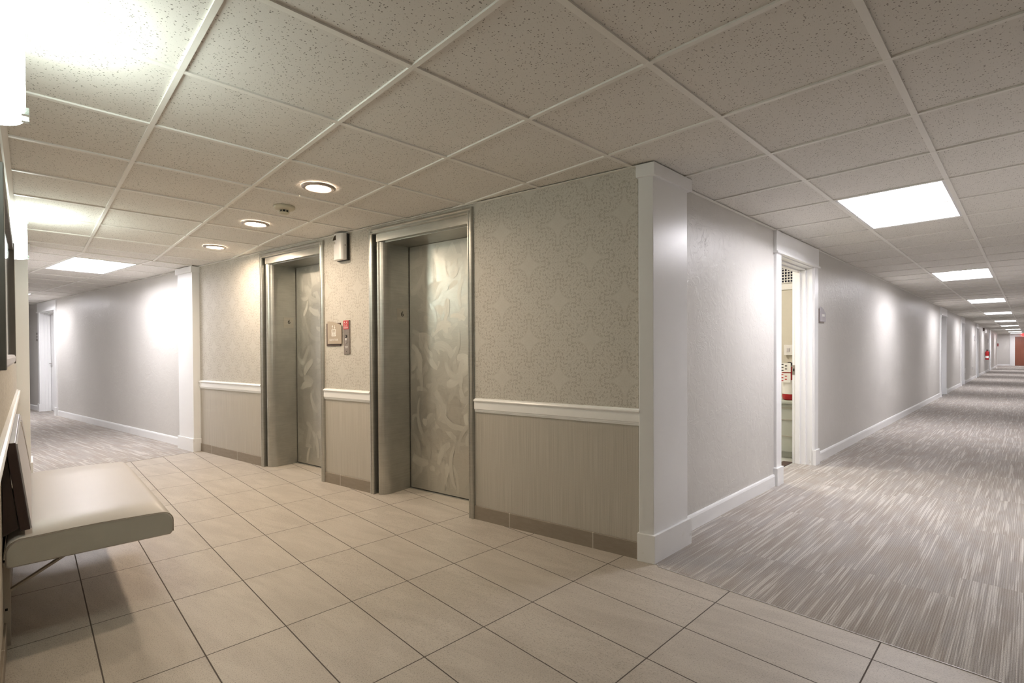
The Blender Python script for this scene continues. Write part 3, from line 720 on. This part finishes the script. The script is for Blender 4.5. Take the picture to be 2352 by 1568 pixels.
e = empty('air_freshener', E3(-2.70, 0, 1.985), label='white automatic air freshener dispenser high on the wall between the elevators', cat='dispenser')
build('back_plate', ebox(NB(), -2.770, -.024, 1.992, -2.619, 0, 2.222), 'black', e, bevel=.003)
bm = NB(); pts = [(-2.778, -.022), (-2.778, -.045)]
for k in range(9): t = k/8*PI; pts.append((-2.70-.072*math.cos(t), -.045-.028*math.sin(t)))
pts += [(-2.628, -.022)]
cv = build('cover', prism(bm, [EP(*p) for p in pts], 1.996, 2.225), 'offwhite', e, bevel=.004)
def shield(pts, o0, o1):
    bm = NB(); a = [bm.verts.new(E3(s, o0, z)) for s, z in pts]; b = [bm.verts.new(E3(s, o1, z)) for s, z in pts]
    bm.faces.new(a); bm.faces.new(b[::-1])
    for i in range(len(pts)): bm.faces.new((a[i], a[(i+1) % len(pts)], b[(i+1) % len(pts)], b[i]))
    return bm
build('sensor_window', shield([(-2.758, 2.168), (-2.715, 2.168), (-2.715, 2.208), (-2.728, 2.206), (-2.744, 2.192)], -.074, -.055), 'amber', cv)
build('indicator', ebox(NB(), -2.745, -.074, 2.135, -2.727, -.055, 2.155), 'plate', cv)
build('lock_dot', ebox(NB(), -2.6295, -.045, 2.115, -2.6255, -.038, 2.122), 'ink', cv)

# ------------------------------------------------------------------ ceiling fittings
def troffer(mapf, L, loc, **k):
    """mapf(u,v): u across 0..G, v along 0..2G"""
    G = .6096; e = empty('ceiling_light', loc, **k)
    m = .012
    def q(bm, ua, va, za, ub, vb, zb): return prism(bm, [mapf(ua, va), mapf(ub, va), mapf(ub, vb), mapf(ua, vb)], za, zb)
    bm = NB()
    q(bm, m, m, ZC+.002, m+.014, L-m, ZC+.012); q(bm, G-m-.014, m, ZC+.002, G-m, L-m, ZC+.012)
    q(bm, m, m, ZC+.002, G-m, m+.014, ZC+.012); q(bm, m, L-m-.014, ZC+.002, G-m, L-m, ZC+.012)
    build('frame', bm, 'pan', e)
    # curved white reflector wings
    bm = NB(); N = 10; pr = []
    for i in range(N+1):
        t = i/N; pr.append((m+.012+(G/2-.17-m)*t, ZC+.012+.098*math.sin(t*PI/2)))
    for sgn in (0, 1):
        rows = []
        for v in (m+.01, L-m-.01):
            rows.append([bm.verts.new((*mapf(u if not sgn else G-u, v), z)) for u, z in pr])
        for i in range(N): bm.faces.new((rows[0][i], rows[0][i+1], rows[1][i+1], rows[1][i]))
    q(bm, m, m, ZC+.012, m+.004, L-m, ZC+.125) ; q(bm, G-m-.004, m, ZC+.012, G-m, L-m, ZC+.125)
    q(bm, m, m, ZC+.012, G-m, m+.006, ZC+.125); q(bm, m, L-m-.006, ZC+.012, G-m, L-m, ZC+.125)
    q(bm, m, m, ZC+.125, G-m, L-m, ZC+.129)
    build('reflector', bm, 'pan', e, smooth=False)
    # lit bowed diffuser
    bm = NB(); w = .165; rows = []
    for v in (m+.012, L-m-.012):
        rows.append([bm.verts.new((*mapf(G/2+w*math.cos(t*PI/12), v), ZC+.110-.045*math.sin(t*PI/12))) for t in range(13)])
    for i in range(12): bm.faces.new((rows[0][i], rows[0][i+1], rows[1][i+1], rows[1][i]))
    build('diffuser', bm, 'troffer', e, smooth=True)
    return e
G = .6096
names = ['nearest', 'second', 'third', 'fourth', 'fifth', 'sixth', 'seventh', 'eighth', 'added farthest']
first = None; y0 = GY+G*(ends[0]-2)
first = troffer(lambda u, v: (GX+u, y0+v), 2*G, (GX+G/2, y0+G, ZC), label='large lit rectangular ceiling panel, nearest one in the right corridor', cat='ceiling light', group='ceiling panel lights')
for k in range(1, 9):
    c = copy_tree(first, (0, G*(ends[k]-ends[0]), 0))
    c['label'] = 'lit rectangular ceiling panel in the right corridor, %s one from the elevators' % names[k]
for i0, lab in ((-2, 'lit rectangular ceiling panel at the start of the left hallway'), (-10, 'lit rectangular ceiling panel farther down the left hallway')):
    s_ = WS+G*i0; o_ = WO-G
    troffer(lambda u, v, s_=s_, o_=o_: EP(s_+v, o_+u), 2*G, (*EP(s_+G, o_+G/2), ZC), label=lab, cat='ceiling light', group='ceiling panel lights')

cans = [(-3.139, 'round recessed downlight, nearest of the three, brightest over the nearer elevator'), (-4.367, 'round recessed downlight, middle of the three, left of the smoke detector'), (-5.593, 'round recessed downlight, farthest of the three, near the left hallway')]
x, lab = cans[0]; yc = 1.334
e = empty('recessed_downlight', (x, yc, ZC), label=lab, cat='ceiling light', group='round recessed downlights')
bm = NB()
prof = [(.070, .004), (.071, -.004), (.080, -.010), (.094, -.008), (.102, -.002), (.102, .004)]
rings = [[bm.verts.new((x+r*math.cos(2*PI*i/48), yc+r*math.sin(2*PI*i/48), ZC+h)) for i in range(48)] for r, h in prof]
for a, b in zip(rings, rings[1:]):
    for i in range(48): bm.faces.new((a[i], a[(i+1) % 48], b[(i+1) % 48], b[i]))
build('trim_ring', bm, 'chrome', e, smooth=True)
build('lens', lathe(NB(), [(.0705, 0), (.0705, -.002), (.06, -.004), (.03, -.0055)], (x, yc, ZC+.001), 40), 'canlens', e, smooth=True)
for x2, lab in cans[1:]:
    c = copy_tree(e, (x2-x, 0, 0)); c['label'] = lab
x = -3.73
e = empty('smoke_detector', (x, 1.333, ZC), label='round cream smoke detector on the ceiling between two downlights', cat='smoke detector')
build('base', lathe(NB(), [(.072, .006), (.073, -.004), (.070, -.010), (.060, -.016), (.040, -.022)], (x, 1.333, ZC), 40), 'cream', e, smooth=True)
hd = build('sensor_head', lathe(NB(), [(.030, -.036), (.034, -.040), (.030, -.046), (.015, -.048)], (x, 1.333, ZC), 32), 'cream', e, smooth=True)
build('sensing_chamber', lathe(NB(), [(.026, -.02), (.027, -.037)], (x, 1.333, ZC), 24), 'ink', e)
bm = NB()
for k in range(8):
    t = k*PI/4; cx_, cy_ = x+.031*math.cos(t), 1.333+.031*math.sin(t); box(bm, cx_-.0025, cy_-.0025, ZC-.040, cx_+.0025, cy_+.0025, ZC-.019)
build('vent_ribs', bm, 'cream', e)

# ------------------------------------------------------------------ bench-wall fittings
def sconce(xc, label):
    zb, H, hw, d = 1.90, .275, .125, .090
    e = empty('wall_sconce', (xc, WALL_Y, zb), label=label, cat='wall light', group='opal wall sconces')
    build('backplate', box(NB(), xc-.05, WALL_Y, zb+.03, xc+.05, WALL_Y+.008, zb+H-.03), 'nickel', e)
    pts = [(xc-hw*math.cos(k*PI/24), WALL_Y+.003+(d-.006)*math.sin(k*PI/24)**.8) for k in range(25)]
    sh = build('glass_shade', prism(NB(), pts, zb, zb+H), 'sconce', e)
    for z in (zb+H*.55, zb+H*.68):
        bm = NB(); tube(bm, [(xc+.055+k*.006, WALL_Y+.004+(d-.003)*math.sin(math.acos(max(-1, min(1, -(.055+k*.006)/hw))))**.8, z) for k in range(5)], .0009, 5)
        build('seam_pin', bm, 'ink', sh)
    for sx in (-1, 1):
        px_ = xc+sx*.03
        py_ = WALL_Y+.003+(d-.006)
        for zz in (zb-.004, zb+H-.014):
            build('clip', box(NB(), px_-.010, py_-.010, zz, px_+.010, py_+.007, zz+.020), 'nickel', e)
    return e
sconce(-2.10, 'glowing half-round glass wall light, nearest, cut by the left edge of the photo')
sconce(-5.17, 'glowing half-round glass wall light, farther one, beyond the framed picture')

e = empty('framed_picture', (-3.58, WALL_Y, 1.13), label='tall-edged dark framed glazed picture on the bench wall between the wall lights', cat='picture')
xa, xb_ = -2.62, -4.53
build('picture_glass', box(NB(), xb_+.03, WALL_Y+.004, 1.17, xa-.03, WALL_Y+.008, 1.86), 'mirror', e)
build('frame_side', box(NB(), xa-.05, WALL_Y, 1.13, xa, WALL_Y+.026, 1.895), 'framew', e, bevel=.003)
build('frame_side', box(NB(), xb_, WALL_Y, 1.13, xb_+.05, WALL_Y+.026, 1.895), 'framew', e, bevel=.003)
build('frame_top', box(NB(), xb_+.05, WALL_Y, 1.85, xa-.05, WALL_Y+.022, 1.893), 'framew', e, bevel=.003)
bm = sweep(NB(), [(0, 1.13), (.016, 1.13), (.024, 1.145), (.026, 1.17), (.020, 1.185), (0, 1.188)], (xb_+.05, WALL_Y), (xa-.05, WALL_Y), (0, 1))
build('frame_bottom', bm, 'silver', e, label='light silver lower frame bar')

# bench
XN, XF = -2.82, -4.36
e = empty('bench', ((XN+XF)/2, .2, .0), label='cream vinyl wall-hung bench with a dark-edged backrest', cat='bench')
# seat section in (y, z): rounded front and back
def seat_section(inset=0.0, n=7):
    y0_, y1_, z0_, z1_ = -.078+inset, .485-inset, .335+inset, .447-inset; r1, r2 = .05, .045; P = []
    P.append((y0_+.01, z0_))
    P.append((y1_-.012, z0_)); P.append((y1_, z0_+.014))
    for k in range(n+1): t = k/n*PI/2; P.append((y1_-r2*(1-math.cos(t)), z1_-r2+r2*math.sin(t)))
    for k in range(5): t = (k+1)/6; P.append((y1_-r2-(y1_-y0_-r1-r2)*t, z1_+.006*math.sin(t*PI)))
    for k in range(n+1): t = PI/2+k/n*PI/2; P.append((y0_+r1+r1*math.cos(t), z1_-r1+r1*math.sin(t)))
    P.append((y0_, z0_+.01)); return P
bm = NB(); rows = []
for x_, ins in ((XN, .006), (XN-.006, .0), (XN-.3, -.001), (XF+.3, -.001), (XF+.03, .0), (XF+.008, .006), (XF, .02)):
    rows.append([bm.verts.new((x_, y_, z_)) for y_, z_ in seat_section(ins)])
for a, b in zip(rows, rows[1:]):
    for i in range(len(a)): bm.faces.new((a[i], a[(i+1) % len(a)], b[(i+1) % len(a)], b[i]))
f1 = bm.faces.new(rows[0]); f2 = bm.faces.new(rows[-1][::-1]); f1.material_index = 1; f2.material_index = 1
seat = build('seat_cushion', bm, ['vinyl', 'vinyl2'], e, smooth=True)
for p in seat.data.polygons:
    if p.material_index == 1: p.use_smooth = False
sec = seat_section(.001)[2:-1]
build('piping', tube(NB(), [(XN+.001, y_, z_) for y_, z_ in sec], .0017, 6), 'piping', seat, smooth=True)
build('piping', tube(NB(), [(XF+.008, y_, z_) for y_, z_ in seat_section(.006)[2:-1]], .0017, 6), 'piping', seat, smooth=True)
# backrest: leaning board, far top corner rounded
def back_outline(n=8, e0=0.0):
    z0_, z1_ = .47, .835; P = [(XN-.03, z0_), (XN-.03, z1_-.004)]
    R = .16
    for k in range(n+1): t = k/n*PI/2; P.append((XF+.02+R-R*math.sin(t), z1_-R+R*math.cos(t)))
    P.append((XF+.02, z0_)); return P
def lean(z): return -.043+(.835-z)/(.835-.47)*.040      # front face y at height z
bm = NB(); po = back_outline()
fr = [bm.verts.new((x_, lean(z_), z_)) for x_, z_ in po]; bk = [bm.verts.new((x_, lean(z_)-.030, z_)) for x_, z_ in po]
bm.faces.new(fr); bm.faces.new(bk[::-1])
for i in range(len(po)):
    f = bm.faces.new((fr[i], fr[(i+1) % len(po)], bk[(i+1) % len(po)], bk[i])); f.material_index = 1 if 1 <= i <= len(po)-2 else 0
back = build('backrest', bm, ['walnut', 'greyedge'], e, bevel=.003)
bm = NB(); inner = [(XN-.034, .475), (XN-.034, .826)]+[(XF+.03+.15-.15*math.sin(k/8*PI/2), .826-.15+.15*math.cos(k/8*PI/2)) for k in range(9)]+[(XF+.03, .475)]
fr = [bm.verts.new((x_, lean(z_)+.005, z_)) for x_, z_ in inner]; bk = [bm.verts.new((x_, lean(z_), z_)) for x_, z_ in inner]
bm.faces.new(fr); bm.faces.new(bk[::-1])
for i in range(len(inner)): bm.faces.new((fr[i], fr[(i+1) % len(inner)], bk[(i+1) % len(inner)], bk[i]))
pad = build('back_pad', bm, 'padgrey', back, label='smooth grey front of the backrest')
for nm, dx_, mt, lb, wd_ in (('back_welt', 0, 'vinyl', 'cream welt curving down the backrest', .055), ('back_gap', -.055, 'ink', 'dark gap beside the cream welt', .035)):
    bm = NB(); L_ = []
    for k in range(9):
        t = k/8; L_.append((-3.80+dx_-.36*math.sin(t*PI/2), .822-.33*t**1.4))
    va = [(bm.verts.new((x_, lean(z_)+.0075, z_)), bm.verts.new((x_-wd_, lean(z_)+.0075, z_)), bm.verts.new((x_-wd_, lean(z_)+.0048, z_)), bm.verts.new((x_, lean(z_)+.0048, z_))) for x_, z_ in L_]
    for a, b in zip(va, va[1:]):
        for i in range(4): bm.faces.new((a[i], a[(i+1) % 4], b[(i+1) % 4], b[i]))
    bm.faces.new(va[0]); bm.faces.new(va[-1][::-1])
    build(nm, bm, mt, back, label=lb)
for xx in (XN-.045, XF+.12):
    bm = NB(); tri = [(-.083, .80), (-.073, .81), (-.038, .478), (-.083, .455)]
    a = [bm.verts.new((xx, y_, z_)) for y_, z_ in tri]; b = [bm.verts.new((xx-.03, y_, z_)) for y_, z_ in tri]
    bm.faces.new(a); bm.faces.new(b[::-1])
    for i in range(4): bm.faces.new((a[i], a[(i+1) % 4], b[(i+1) % 4], b[i]))
    build('back_wedge', bm, 'walnut', e, label='dark triangular wood wedge behind the backrest')
for xx in (-2.90, -4.25):
    g = build('wall_bracket', box(NB(), xx-.020, WALL_Y, .0, xx+.010, WALL_Y+.020, .345), 'painted', e, bevel=.001)
    build('seat_arm', box(NB(), xx-.018, WALL_Y+.004, .322, xx+.008, .40, .336), 'painted', g)
    build('bracket_holes', box(NB(), xx+.0095, WALL_Y+.004, .145, xx+.011, WALL_Y+.012, .155), 'ink', g)
    bm = NB(); p0_, p1_ = Vector((xx, WALL_Y+.006, .215)), Vector((xx, .115, .326)); dn = Vector((0, -(p1_.z-p0_.z), p1_.y-p0_.y)).normalized()*.004
    q_ = [p0_-dn, p1_-dn, p1_+dn, p0_+dn]
    a = [bm.verts.new((xx+.008, p.y, p.z)) for p in q_]; b = [bm.verts.new((xx-.018, p.y, p.z)) for p in q_]
    bm.faces.new(a); bm.faces.new(b[::-1])
    for i in range(4): bm.faces.new((a[i], a[(i+1) % 4], b[(i+1) % 4], b[i]))
    build('brace', bm, 'painted', g)

# ------------------------------------------------------------------ corridor wall fittings
def wall_sign(y0_, y1_, z0_, z1_, label, detailed=True):
    e = empty('room_sign', (XL, (y0_+y1_)/2, z0_), label=label, cat='sign', group='grey room signs')
    def arch(x0_, x1_, ya, yb, za, zl, zr):
        bm = NB(); pts = [(ya, za), (yb, za)]+[(yb+(ya-yb)*k/8, zr+(zl-zr)*math.sin(k/8*PI/2)) for k in range(9)]
        a = [bm.verts.new((x0_, p, q)) for p, q in pts]; b = [bm.verts.new((x1_, p, q)) for p, q in pts]
        bm.faces.new(a); bm.faces.new(b[::-1])
        for i in range(len(pts)): bm.faces.new((a[i], a[(i+1) % len(pts)], b[(i+1) % len(pts)], b[i]))
        return bm
    build('back_plate', box(NB(), XL, y0_, z0_, XL+.007, y1_-.03, z1_-.02), 'brownmetal', e)
    f = build('face_panel', arch(XL+.007, XL+.015, y0_+.02, y1_, z0_+.015, z1_, z1_-.06), 'signgrey', e)
    if detailed: build('name_strip', box(NB(), XL+.0145, y0_+.07, z0_+.07, XL+.017, y1_-.05, z0_+.095), 'signwhite', f)
wall_sign(6.015, 6.225, 1.475, 1.645, 'grey arched sign with a white strip beside the closet doorway')
wall_sign(27.0, 27.3, 1.50, 1.72, 'small grey sign before the fourth doorway of the corridor')
wall_sign(36.2, 36.5, 1.50, 1.72, 'small grey sign just past the corridor fire extinguisher')
extinguisher(XL+.095, 33.4, .66, .07, .50, 'red fire extinguisher hanging on the left wall far down the right corridor', (-1, 0))
e = empty('alarm_strobe', (XL, 32.6, 1.98), label='small dark and white alarm fixture high on the corridor wall above the extinguisher', cat='alarm')
build('horn', box(NB(), XL, 32.2, 2.03, XL+.05, 32.5, 2.17), 'brown', e)
build('lamp', lathe(NB(), [(.03, 0), (.05, .02), (.05, .16), (.03, .19)], (XL+.055, 32.8, 1.93), 20), 'offwhite', e, smooth=True)
e = empty('fire_pull_station', (XL+.02, 46.4, 1.35), label='tiny red alarm pull box at the far corner of the corridor', cat='alarm')
build('box', box(NB(), XL+.02, 46.39, 1.35, XL+.07, 46.51, 1.55), 'redpaint', e); build('handle', box(NB(), XL+.07, 46.42, 1.42, XL+.08, 46.49, 1.44), 'signwhite', e)
for yy, lab in ((23.1, 'white power outlet low on the wall after the third doorway'), (26.3, 'white power outlet low on the wall before the fourth doorway')):
    e = empty('power_outlet', (XL, yy, .38), label=lab, cat='outlet', group='corridor outlets')
    build('cover_plate', box(NB(), XL, yy-.06, .38, XL+.012, yy+.06, .52), 'offwhite', e); build('socket', box(NB(), XL+.012, yy-.02, .40, XL+.014, yy+.02, .50), 'signgrey', e)
e = empty('exit_sign', (-.28, YEND-.04, 2.06), label='red lit exit sign above the wooden door at the corridor end', cat='sign')
build('housing', box(NB(), -.42, YEND-.07, 2.06, -.08, YEND-.035, 2.225), 'exitred', e)
build('lettering', text_bm('EXIT', .15, (-.25, YEND-.071, 2.143), (1, 0, 0), UP, .001), 'signwhite', e)
# wing sign
e = empty('room_sign', E3(-13.0, 0, 1.46), label='small grey sign with two white marks beside the left hallway doorway', cat='sign', group='grey room signs')
build('face_panel', ebox(NB(), -13.12, -.012, 1.46, -12.99, 0, 1.63), 'brownmetal', e)
for z in (1.50, 1.56): build('mark', ebox(NB(), -13.08, -.014, z, -13.04, -.012, z+.03), 'signwhite', e)
